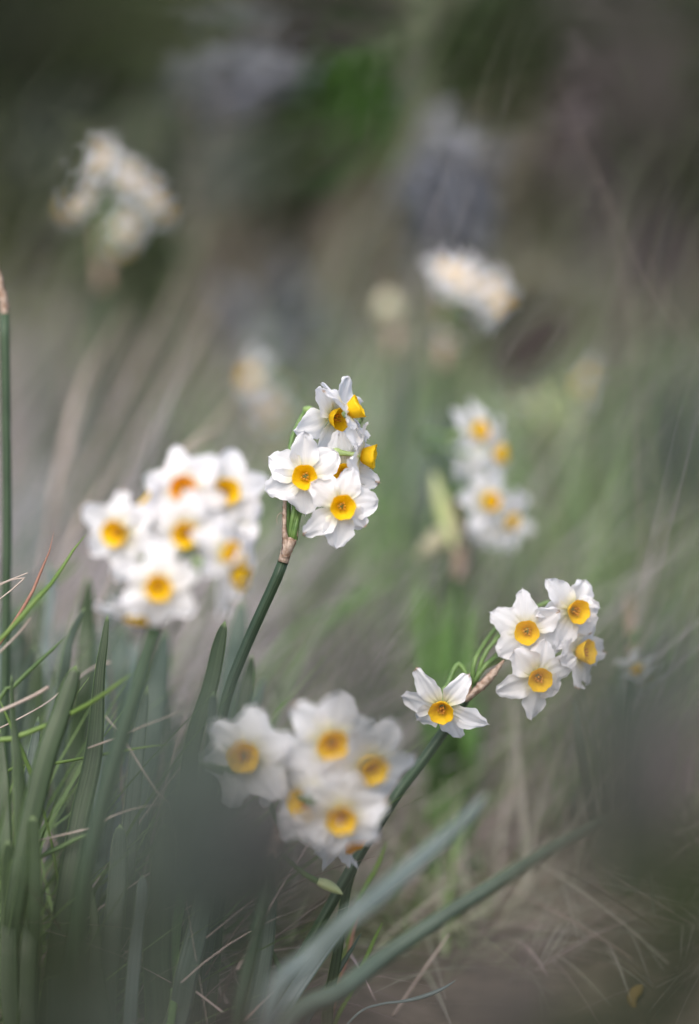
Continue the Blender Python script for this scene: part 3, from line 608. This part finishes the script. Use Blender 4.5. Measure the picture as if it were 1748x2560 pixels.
far_plant('strongly blurred daffodil head high in the upper left with eight pale flowers', (220, 1.6, gy(220, 1.6)), (260, 640, 1.61),
          [(240, 392, 1.58, (-.1, .3, 1), 1.05), (322, 440, 1.58, (.2, .2, 1), .85), (377, 480, 1.6, (.4, .3, .8), .85), (410, 520, 1.6, (.8, .1, .5), .8), (318, 560, 1.6, (.2, -.3, .9), .9), (200, 490, 1.6, (-.3, .1, .9), .7), (165, 522, 1.6, (-.9, -.1, .4), .8), (310, 625, 1.6, (.4, -.9, .2), .8)],
          [(255, 800, 1.61), (240, 1000, 1.61)], 1.61, scale=.76, leaves=vleaves(5, 230, 1.65, 5, 800, 1000, 110, 28))
far_plant('faint bluish blurred daffodil head just up and left of the sharp flowers', (720, 1.62, gy(720, 1.62)), (700, 1080, 1.62),
          [(618, 940, 1.58, (-.85, .1, .4), .95), (665, 1000, 1.6, (-.2, -.3, .9), .7), (690, 1035, 1.6, (.2, -.3, .9), .7), (655, 1050, 1.62, (-.5, -.7, .5), .7), (700, 960, 1.65, (.3, .8, -.3), .7)],
          [(715, 1200, 1.62), (725, 1350, 1.62)], 1.62, leaves=vleaves(6, 740, 1.65, 6, 1150, 1350, 100, 30), mat='leaf')
far_plant('single tiny drooping white daffodil flower at the right edge', (1560, 1.36, gy(1560, 1.36)), (1590, 1600, 1.36),
          [(1600, 1688, 1.34, (0, -.55, .8), .62)], [(1585, 1700, 1.36), (1570, 1850, 1.36)], 1.36, leaves=vleaves(7, 1560, 1.38, 5, 1650, 1850, 80, 26))
# flowerless blurred tufts behind
for i, (lab, px, d, n, y0, y1, sp, wd_, mt_) in enumerate([
    ('bright green glowing leaf tuft right of the sharp flowers', 1000, 1.6, 14, 1080, 1330, 100, 38, 'leaf_bright'),
    ('fresh green leaf tuft below the softly blurred flowers', 1120, 1.40, 13, 1420, 1800, 60, 36, 'leaf_bright'),
    ('grey green upright leaf tuft behind the leaning stem', 1250, 1.6, 8, 1350, 1500, 90, 30, 'leaf_blue'),
    ('thin leaf tuft low at the right in brown litter', 1480, 1.45, 6, 1900, 2150, 70, 22, 'leaf_blue'),
    ('dark leaf tuft at the right behind the drooping flower', 1680, 1.8, 8, 1200, 1450, 120, 30, 'leaf'),
    ('soft green leaf tuft behind the large blurred head', 480, 1.7, 9, 1150, 1300, 140, 28, 'leaf_bright'),
    ('grey leaf tuft behind the tall stem at the left', 90, 1.6, 7, 1000, 1300, 60, 34, 'leaf_pale'),
    ('dim green tuft between the veiled head and the leaning stem', 840, 1.55, 8, 1500, 1750, 110, 26, 'leaf_bright')]):
    t_ = tuft(lab, px, d, gy(px, d))
    for pts, w_ in vleaves(30 + i, px, d, n, y0, y1, sp, wd_): leaf(t_, pts, w_, mt_, n=16)

# ================================================================ single blades and straws
def single(name, label, cat, pts, wpx, mat, group, ground=True, th=.0006, rnd=False, **kw):
    q = [P(*p) for p in pts]; b = q[-1]
    o = Vector((b.x, b.y, gz(b.x, b.y)))
    if ground and q[-1].z > o.z + .01:
        dr = (q[-1] - q[-2]).normalized() * (q[-1].z - o.z); dr.z = -abs(dr.z)
        o = Vector((b.x + dr.x * .8, b.y + dr.y * .8, 0)); o.z = gz(o.x, o.y); q += [q[-1].lerp(o, .5) + dr * .1, o]; wpx = list(wpx) + [wpx[-1]] * 2
    ws = [w_ * KH * pts[min(i, len(pts) - 1)][2] / 2560 for i, w_ in enumerate(wpx)]
    if rnd:
        V, F, U = tube_geo(q, [x / 2 for x in ws], n=24, m=7)
    else:
        V, F, U = blade_geo(q, ws, th=th, chan=.15, n=28, K=5, tip=.02, **kw)
    me = mesh_obj(name, [v - o for v in V], F, M[mat], None, U); me.location = o
    return tag(me, label, cat, group)
GB, GS = 'separate green grass blades', 'separate dry grass stalks'
single('grass_blade', 'long green grass blade arching up right to the blurred head', 'grass blade', [(219, 1331, 1.14), (180, 1380, 1.14), (136, 1450, 1.13), (80, 1510, 1.12), (39, 1559, 1.12), (0, 1604, 1.12), (-40, 1680, 1.12)], [2, 7, 10, 12, 12, 12, 12], 'blade_green', GB)
single('grass_blade', 'bright green grass blade curving up right across the left leaves', 'grass blade', [(340, 1676, 1.10), (290, 1712, 1.10), (230, 1755, 1.11), (120, 1812, 1.12), (40, 1842, 1.12), (0, 1858, 1.12), (-60, 1890, 1.12)], [2, 8, 11, 12, 14, 14, 12], 'blade_green', GB)
single('grass_blade', 'narrow yellow green grass blade slanting down among the left leaves', 'grass blade', [(-6, 1740, 1.13), (26, 1810, 1.13), (56, 1880, 1.13), (84, 1950, 1.13), (118, 2060, 1.13), (140, 2170, 1.13)], [3, 8, 11, 10, 7, 6], 'blade_green', GB)
single('grass_blade', 'olive grass blade with a brown tip crossing left of the leaves', 'grass blade', [(166, 1590, 1.17), (130, 1625, 1.17), (80, 1670, 1.17), (30, 1720, 1.17), (-10, 1760, 1.17)], [3, 8, 10, 11, 10], 'blade_dark', GB)
single('grass_blade', 'thin green blade lying right from the thick blurred stem', 'grass blade', [(435, 1858, 1.12), (370, 1865, 1.12), (300, 1878, 1.13), (160, 1905, 1.15), (-40, 1960, 1.15)], [1, 5, 7, 8, 8], 'blade_green', GB)
single('grass_blade', 'pale green grass tip curving right at the bottom centre', 'grass blade', [(1142, 2449, 1.15), (1110, 2470, 1.15), (1063, 2490, 1.15), (1010, 2503, 1.15), (955, 2510, 1.15), (900, 2530, 1.15)], [1, 8, 11, 8, 6, 6], 'leaf_pale', GB)
single('grass_blade', 'bright green blade standing at the bottom centre between stems', 'grass blade', [(958, 2303, 1.17), (935, 2350, 1.17), (905, 2420, 1.17), (880, 2475, 1.17), (850, 2530, 1.17)], [2, 9, 12, 12, 12], 'blade_green', GB)
single('grass_blade', 'yellow green blade just right of the flower bud', 'grass blade', [(968, 2100, 1.2), (945, 2160, 1.2), (915, 2215, 1.2), (895, 2260, 1.2), (870, 2350, 1.2)], [2, 12, 14, 12, 10], 'blade_green', GB)
single('grass_blade', 'dark green blade with a red edge low among the left leaves', 'grass blade', [(250, 2075, 1.12), (205, 2090, 1.12), (150, 2118, 1.12), (92, 2146, 1.12), (40, 2175, 1.12)], [3, 9, 12, 10, 8], 'blade_dark', GB)
single('dry_stalk', 'red brown grass stalk rising highest at the left', 'grass stalk', [(136, 1323, 1.15), (122, 1385, 1.15), (104, 1425, 1.15), (82, 1478, 1.15), (58, 1520, 1.15), (30, 1565, 1.15), (0, 1608, 1.15), (-40, 1680, 1.15)], [1, 4, 7, 8, 9, 9, 8, 8], 'redstalk', GS)
single('dry_stalk', 'snapped thick brown straw pointing right at the left edge', 'straw', [(122, 1717, 1.12), (90, 1736, 1.12), (40, 1760, 1.12), (-10, 1782, 1.12)], [9, 9, 8, 8], 'straw', GS, ground=False, rnd=True)
single('dry_stalk', 'thin pale straw slanting down right beside the thick blurred stem', 'straw', [(264, 1790, 1.12), (310, 1850, 1.12), (350, 1915, 1.12), (388, 1975, 1.12), (418, 2005, 1.12), (430, 2060, 1.12)], [2, 3, 4, 4, 3, 2], 'straw', GS, rnd=True)
single('dry_stalk', 'upper of two thin straws at the left edge', 'straw', [(70, 1432, 1.15), (30, 1448, 1.15), (-10, 1464, 1.15)], [3, 4, 4], 'straw', GS, ground=False, rnd=True)
single('dry_stalk', 'bent straw with a kinked tip just under the top left straw', 'straw', [(-10, 1505, 1.15), (30, 1474, 1.15), (60, 1447, 1.15), (64, 1445, 1.15), (30, 1450, 1.15), (-10, 1468, 1.15)], [3, 4, 4, 4, 3, 3], 'straw', GS, ground=False, rnd=True)
single('dry_stalk', 'pale straw crossing behind the broad round tipped leaf', 'straw', [(276, 1655, 1.2), (236, 1668, 1.2), (190, 1700, 1.18), (120, 1755, 1.16), (60, 1790, 1.15), (-10, 1825, 1.15)], [5, 6, 5, 4, 4, 4], 'straw', GS, ground=False, rnd=True)
single('dry_stalk', 'faint brown straw reaching right over the dark blurred stem', 'straw', [(452, 1772, 1.09), (410, 1792, 1.09), (360, 1812, 1.10), (300, 1840, 1.12), (220, 1870, 1.13)], [2, 3, 4, 5, 4], 'straw', GS, ground=False, rnd=True)
single('dry_stalk', 'lower brown straw curving right above the shaded leaf tuft', 'straw', [(410, 2008, 1.12), (340, 2020, 1.12), (280, 2040, 1.12), (230, 2068, 1.12), (100, 2100, 1.12)], [2, 3, 4, 5, 4], 'straw', GS, ground=False, rnd=True)
single('dry_stalk', 'olive and brown straw tip beside the top of the broad leaf', 'straw', [(76, 1545, 1.18), (50, 1580, 1.18), (10, 1620, 1.18), (-20, 1650, 1.18)], [3, 5, 5, 5], 'straw', GS, ground=False, rnd=True)
single('dry_stalk', 'dry brown stalk rising at the bottom centre right of the stems', 'straw', [(1123, 2336, 1.2), (1085, 2390, 1.2), (1030, 2470, 1.2), (984, 2541, 1.2)], [3, 6, 6, 6], 'straw', GS, rnd=True)
single('dry_stalk', 'pinkish dry stalk right of the narrow dark leaf at bottom centre', 'straw', [(900, 2270, 1.19), (884, 2320, 1.19), (872, 2380, 1.19), (850, 2450, 1.19)], [4, 9, 9, 8], 'redstalk', GS)
single('dry_stalk', 'tall fine arching straw leaning left in the upper right', 'straw', [(1385, 180, 1.36), (1440, 310, 1.36), (1500, 440, 1.36), (1575, 590, 1.36), (1660, 760, 1.36), (1740, 880, 1.36)], [.6, 1, 1.4, 1.6, 1.8, 2], 'straw', GS, rnd=True)
single('dry_stalk', 'faint fine straw curving down at the right margin', 'straw', [(1500, 450, 1.38), (1545, 600, 1.38), (1580, 800, 1.38), (1600, 1000, 1.38), (1610, 1300, 1.38)], [.6, 1.2, 1.6, 2, 2], 'straw', GS, rnd=True)
streak = 'blurred pinkish straw leaning right among the grass behind the left flowers'
for pts, wd_, mt_ in [([(600, 985, 1.42), (540, 1060, 1.42), (470, 1130, 1.42), (380, 1260, 1.41), (330, 1400, 1.4)], [3, 9, 10, 10, 9], 'straw'),
                      ([(565, 1072, 1.30), (515, 1082, 1.30), (470, 1112, 1.30), (400, 1200, 1.30), (330, 1330, 1.30)], [2, 6, 7, 7, 7], 'straw'),
                      ([(460, 660, 1.5), (400, 800, 1.5), (320, 960, 1.49), (230, 1150, 1.47), (170, 1350, 1.45)], [2, 5, 6, 6, 6], 'straw'),
                      ([(330, 740, 1.48), (250, 880, 1.48), (190, 1040, 1.47), (140, 1250, 1.45)], [2, 5, 7, 6], 'straw'),
                      ([(560, 720, 1.55), (490, 850, 1.54), (400, 1000, 1.52), (300, 1180, 1.5)], [2, 6, 7, 7], 'straw'),
                      ([(300, 1130, 1.36), (250, 1220, 1.36), (180, 1340, 1.35), (120, 1500, 1.34)], [3, 8, 9, 9], 'straw'),
                      ([(240, 860, 1.42), (190, 1000, 1.42), (150, 1160, 1.41), (120, 1360, 1.4)], [3, 9, 10, 10], 'straw')]:
    single('dry_stalk', streak, 'straw', pts, wd_, mt_, 'blurred pinkish straws behind the left flowers')
for lab, pts, wd_ in [('blurred bright green blade slanting between the sharp stem and the low head', [(940, 1470, 1.36), (860, 1540, 1.36), (780, 1620, 1.36), (700, 1750, 1.35)], [4, 18, 20, 18]),
                      ('blurred green blade crossing under the sharp flower to the right', [(1010, 1440, 1.42), (900, 1490, 1.42), (780, 1560, 1.41), (690, 1640, 1.4)], [4, 16, 18, 16]),
                      ('blurred green blade low behind the thick stem of the large head', [(205, 1395, 1.34), (150, 1440, 1.34), (90, 1500, 1.33), (20, 1600, 1.32)], [4, 16, 18, 16])]:
    single('grass_blade', lab, 'grass blade', pts, wd_, 'leaf_bright', GB)
for k, (pts) in enumerate([[(1150, 2215, 1.4), (1290, 2240, 1.4), (1480, 2260, 1.42)], [(1690, 2270, 1.35), (1560, 2380, 1.35), (1440, 2470, 1.35)]]):
    single('dry_stalk', ['blurred dry stalk lying on brown litter at the lower right', 'blurred pale stalk slanting over the bottom right corner'][k], 'straw', pts, [5, 6, 6], 'straw', GS, ground=False, rnd=True)
single('grass_blade', 'narrow dark blade crossing the stems at the bottom centre', 'grass blade', [(640, 2300, 1.15), (690, 2400, 1.15), (720, 2480, 1.15), (740, 2560, 1.14)], [3, 12, 14, 14], 'blade_dark', GB)
single('grass_blade', 'grey green narrow blade leaning right at the bottom centre', 'grass blade', [(905, 2330, 1.16), (850, 2420, 1.16), (790, 2510, 1.16), (760, 2570, 1.15)], [4, 14, 18, 18], 'leaf_blue', GB)
# yellow fallen leaf on the litter, bottom right
yb = under(1590, 1.23)
V, F, U = blade_geo([yb + Vector((.006, .012, .008)), yb + Vector((.003, .008, .007)), yb + Vector((-.001, .004, .004)), yb], [.002, .006, .006, .002], th=.0005, chan=.2, n=14, tip=.3)
yl = mesh_obj('fallen_leaf', [v - yb for v in V], F, mat_plain('yellowed leaf', (.20, .13, .03), (.28, .20, .06), 80, .7), None, U); yl.location = yb; tag(yl, 'small blurred yellow fallen leaf on the litter at the bottom right', 'leaf')

# ================================================================ shrubs behind
def leaf_cloud(rg, cen, rad, n, L, W, surf=0.0):
    V, F = [], []
    for _ in range(n):
        while True:
            q = Vector((rg.uniform(-1, 1), rg.uniform(-1, 1), rg.uniform(-1, 1)))
            if q.length <= 1 and q.length >= surf: break
        p = Vector(cen) + Vector((q.x * rad[0], q.y * rad[1], q.z * rad[2]))
        if p.z < .02: p.z = .02 + rg.random() * .1
        l = rg.uniform(*L); w_ = l * W * rg.uniform(.8, 1.2)
        a = (q + Vector((rg.gauss(0, .7), rg.gauss(0, .7), rg.gauss(.2, .6)))).normalized()
        s = a.cross(Vector((rg.gauss(0, 1), rg.gauss(0, 1), rg.gauss(0, 1)))).normalized(); nn = a.cross(s)
        o = len(V)
        pr = [(0, .05), (.25, .8), (.5, 1), (.75, .75), (1, .04)]
        for t, k in pr:
            bend = nn * (l * .18 * t * t)
            V += [p + a * (l * t) - s * (w_ / 2 * k) + bend + nn * (w_ * .12 * k), p + a * (l * t) + bend, p + a * (l * t) + s * (w_ / 2 * k) + bend + nn * (w_ * .12 * k)]
        for i in range(4):
            b = o + i * 3; F += [(b, b + 1, b + 4, b + 3), (b + 1, b + 2, b + 5, b + 4)]
    return V, F
def mat_shrub(name, c1, c2, rough=.4): return mat_plain(name, c1, c2, island=True, rough=rough, tr=.12, bump=.1)
MS = dict(dark=mat_shrub('shrub dark green', (.012, .028, .005), (.034, .064, .012)), olive=mat_shrub('shrub olive', (.045, .055, .018), (.11, .125, .045)),
          vivid=mat_shrub('shrub vivid green', (.03, .075, .012), (.05, .115, .02)), mauve=mat_shrub('dead leaves mauve', (.065, .055, .06), (.15, .125, .13), .6),
          grey=mat_shrub('shrub grey blue', (.13, .14, .16), (.25, .265, .31), .5), brown=mat_shrub('dead leaves brown', (.06, .056, .036), (.16, .145, .10), .6))
bark = mat_plain('bark', (.08, .065, .05), (.17, .14, .11), 60, .9, bump=1)
GSH = 'shrubs behind the flowers'
def shrub(label, x, y, rx, rz, zc, mat, n, seed, L=(.03, .06), W=.5, ry=None, group=GSH):
    rg = random.Random(seed); g = gz(x, y); e = empty('shrub', (x, y, g), label, 'shrub', group)
    V, F = [], []
    ry = ry or rx * .6
    for k in range(6):
        h = Vector((rg.uniform(-.7, .7) * rx, rg.uniform(-.6, .6) * ry, zc + rg.uniform(-.3, .7) * rz))
        Vt, Ft, _ = tube_geo([Vector((rg.uniform(-.02, .02), rg.uniform(-.02, .02), -.01)), h * .5 + Vector((rg.uniform(-.04, .04), 0, .03)), h], [.009, .005, .002], n=9, m=6)
        o = len(V); V += Vt; F += [tuple(q + o for q in f) for f in Ft]
    mesh_obj('branches', V, F, bark, e)
    V, F = [], []
    for k in range(5):
        c = (rg.uniform(-.5, .5) * rx, rg.uniform(-.5, .5) * ry, zc + rg.uniform(-.45, .45) * rz)
        v2, f2 = leaf_cloud(rg, c, (rx * .62, ry * .62, rz * .62), n // 5, L, W)
        o = len(V); V += v2; F += [tuple(q + o for q in f) for f in f2]
    mesh_obj('foliage', [(v[0], v[1], max(v[2], .005)) for v in V], F, MS[mat], e)
    return e
# pixel target, depth, radius(px), colour
def shrub_at(label, px, py, d, rpx, rpy, mat, n, seed, **kw):
    p = P(px, py, d); k = KH * d / 2560
    zc = p.z - gz(p.x, p.y)
    shrub(label, p.x, p.y, rpx * k, rpy * k, max(zc, rpy * k * .3), mat, n, seed, **kw)
shrub_at('dark green shrub in the top left corner', 130, 120, 2.9, 300, 300, 'dark', 700, 1)
shrub_at('dark green shrub behind the upper left blurred head', 520, 360, 2.7, 280, 220, 'dark', 600, 2)
shrub_at('olive shrub between the two upper left dark shrubs', 330, 130, 3.2, 260, 200, 'olive', 500, 3)
shrub_at('bluish grey leaved shrub near the top, left of centre', 560, 210, 2.5, 130, 70, 'grey', 70, 4)
shrub_at('vivid green shrub at the top centre', 900, 280, 2.1, 55, 110, 'vivid', 70, 5)
shrub_at('mauve brown dead bush at the top centre', 800, 130, 2.8, 200, 160, 'mauve', 300, 6)
shrub_at('dark green shrub right of the top centre', 1300, 120, 2.7, 260, 180, 'dark', 600, 7)
shrub_at('purple grey dead bush in the top right', 1580, 240, 2.5, 200, 240, 'mauve', 420, 8)
shrub_at('dark olive shrub at the top right margin', 1690, 380, 2.3, 110, 150, 'dark', 260, 9)
shrub_at('pale blue grey shrub above the blurred white head', 1120, 480, 2.2, 45, 150, 'grey', 70, 10)
shrub_at('warm brown bush in the upper right middle', 1380, 520, 2.6, 260, 170, 'brown', 420, 11)
shrub_at('olive bush at the left below the dark corner shrub', 60, 560, 2.2, 150, 220, 'olive', 340, 12)
shrub_at('olive bush in the middle above the sharp flowers', 760, 620, 2.8, 330, 200, 'olive', 560, 13)
shrub_at('small dark green bush below the upper left blurred head', 330, 700, 2.0, 60, 70, 'dark', 120, 14)
shrub_at('small grey bush above the faint bluish head', 700, 840, 2.0, 60, 55, 'grey', 40, 15)
shrub_at('purplish brown bush beside the blurred white head', 1300, 840, 2.1, 190, 110, 'brown', 300, 16)
shrub_at('dark shrub at the right margin level with the sharp flowers', 1690, 1080, 2.2, 160, 200, 'dark', 420, 17)
shrub_at('brown bush at the right margin above the dark shrub', 1640, 760, 2.5, 180, 180, 'mauve', 360, 18)
# a hedge of taller bushes closes the view further back
rgh = random.Random(77)
for i in range(11):
    x = -3.0 + i * .6 + rgh.uniform(-.1, .1)
    shrub('one of the tall leafy bushes forming the dark thicket at the back', x, 4.2 + rgh.uniform(-.3, .5), .55, .7, .65, rgh.choice(['dark', 'olive', 'dark', 'olive', 'vivid']), 900, 50 + i, L=(.05, .1), group='bushes of the dark thicket at the back')

# ================================================================ near leaves in front of the lens
def near_twig(label, root, leaves, seed):
    """leaves: (px, py, depth, length m, colour, roll, tilt)"""
    rg = random.Random(seed); b = Vector(root)
    e = empty('leafy_twig', b, label, 'twig', 'leafy shrub twigs very near the lens')
    cen = sum((P(*l[:3]) for l in leaves), Vector()) / len(leaves)
    up = [Vector((b.x, b.y, cen.z * .6)), Vector((b.x * .75 + cen.x * .25, b.y, cen.z + .06))] if cen.z - b.z > .3 else [b.lerp(cen, .55) + Vector((0, 0, .02))]
    tube('branch', [b] + up + [cen], [.0032] + [.0018] * len(up) + [.0008], bark, e, n=12, m=7)
    for (px, py, d, L, col, roll, tilt) in leaves:
        c = P(px, py, d); ax = D(math.cos(R(roll)), math.sin(R(roll)), math.sin(R(tilt)) * .6)
        a, z = c - ax * L / 2, c + ax * L / 2
        V, F, U = blade_geo([z, c + ax * L * .2, c - ax * L * .15, a + ax * L * .06, a], [.004, L * .46, L * .5, L * .2, .001], th=.0006, chan=.10, twist=(R(tilt), R(tilt) + .2), n=18, K=7, tip=.12)
        lf = mesh_obj('leaf', [v - b for v in V], F, MN[col], e, U)
        tube('petiole', [a - b, a.lerp(cen, .3) - b, (a.lerp(cen, .5)) - b], [.0006, .0007, .0008], bark, None, n=6, m=5).parent = lf
    return e
def mat_near(name, c1, c2, rough):
    m = mat_plain(name, c1, c2, 60, rough + .2, tr=0, bump=.15)
    m.node_tree.nodes['Principled BSDF'].inputs['Specular IOR Level'].default_value = .12
    return m
MN = dict(mau=mat_near('near mauve sky sheen', (.085, .072, .078), (.12, .10, .108), .5), brn=mat_near('near brown', (.028, .023, .020), (.044, .036, .032), .5), viv=mat_near('near vivid green', (.02, .06, .006), (.035, .09, .012), .5),  # mauve, purple, grey and blue: sky reflection put into the leaf colour
          gg=mat_near('near grey green', (.035, .046, .038), (.055, .07, .058), .45), grey=mat_near('near grey', (.07, .07, .065), (.10, .10, .095), .5),
          dg=mat_near('near dark green', (.013, .019, .007), (.022, .030, .010), .5), pur=mat_near('near purple sky sheen', (.085, .068, .078), (.125, .102, .115), .5),
          bg=mat_near('near vignette green', (.008, .011, .005), (.014, .019, .008), .5), blue=mat_near('near blue sky sheen', (.075, .085, .105), (.12, .13, .155), .4))  # black green leaves are added to darken the frame edges like vignetting
near_twig('grey green twig blurring the lower left corner', (-.16, .42, gz(-.16, .42)), [
    (470, 1900, .52, .050, 'gg', 35, 20), (590, 2080, .54, .050, 'grey', 10, 10), (300, 2330, .56, .044, 'dg', 60, 10), (90, 2400, .52, .036, 'bg', 100, 10),
    (670, 2250, .55, .040, 'dg', 20, 15), (440, 2280, .52, .040, 'gg', 160, 10), (280, 2600, .50, .040, 'gg', 10, 10), (60, 2560, .48, .040, 'bg', 60, 0),
    (160, 2650, .52, .040, 'bg', 20, 0), (600, 2600, .54, .036, 'brn', 30, 0), (760, 2680, .54, .036, 'brn', 10, 0), (400, 2060, .50, .036, 'gg', 90, 0)], 1)
near_twig('purple and dark green twig blurring the lower right edge', (.17, .42, gz(.17, .42)), [
    (1710, 1930, .56, .036, 'mau', 80, 10), (1480, 1860, .54, .046, 'gg', 100, 20), (1730, 2200, .54, .044, 'dg', 20, 10), (1700, 2480, .52, .050, 'bg', 60, 10), (1680, 1660, .56, .040, 'gg', 60, 10), (1480, 2050, .56, .034, 'gg', 60, 10), (1540, 2150, .56, .036, 'gg', 40, 10)], 2)
near_twig('small grey twig veiling the centre above the low flower head', (.05, .5, gz(.05, .5)), [
    (890, 1670, .66, .034, 'grey', 110, 10), (960, 1860, .64, .028, 'gg', 40, 20)], 3)
near_twig('dim grey green twig at the right edge beside the dark shrub', (.24, .5, gz(.24, .5)), [
    (1690, 1110, .58, .050, 'gg', 90, 15), (1330, 850, .80, .036, 'brn', 40, 20)], 4)
near_twig('dark green twig reaching across the top centre', (.42, .50, gz(.42, .50)), [
    (740, 390, .66, .036, 'dg', 20, 10), (905, 260, .74, .020, 'viv', 80, 15), (560, 420, .66, .028, 'gg', 10, 20), (1130, 520, .74, .028, 'blue', 110, 20)], 5)
near_twig('purple and green twig reaching into the top right corner', (.40, .42, gz(.40, .42)), [
    (1590, 210, .56, .044, 'mau', 110, 20), (1300, 110, .58, .044, 'dg', 60, 10), (1690, 400, .60, .040, 'dg', 95, 10), (1440, 40, .56, .040, 'bg', 10, 10), (1730, 30, .5, .046, 'bg', 80, 0), (1640, 620, .62, .036, 'mau', 100, 10)], 6)
near_twig('dark twig reaching into the top left corner', (-.40, .42, gz(-.40, .42)), [
    (50, 130, .54, .046, 'bg', 80, 10), (300, 60, .58, .038, 'dg', 30, 10), (500, 60, .56, .034, 'dg', 20, 10), (880, 20, .54, .040, 'bg', 10, 0), (20, 10, .5, .044, 'bg', 30, 0), (140, 400, .60, .030, 'gg', 60, 10)], 7)
near_twig('purple twig blurring the bottom edge right of centre', (.06, .42, gz(.06, .42)), [
    (1250, 2480, .60, .030, 'mau', 60, 15), (1050, 2640, .52, .040, 'brn', 10, 10), (1430, 2600, .50, .050, 'bg', 10, 10)], 8)
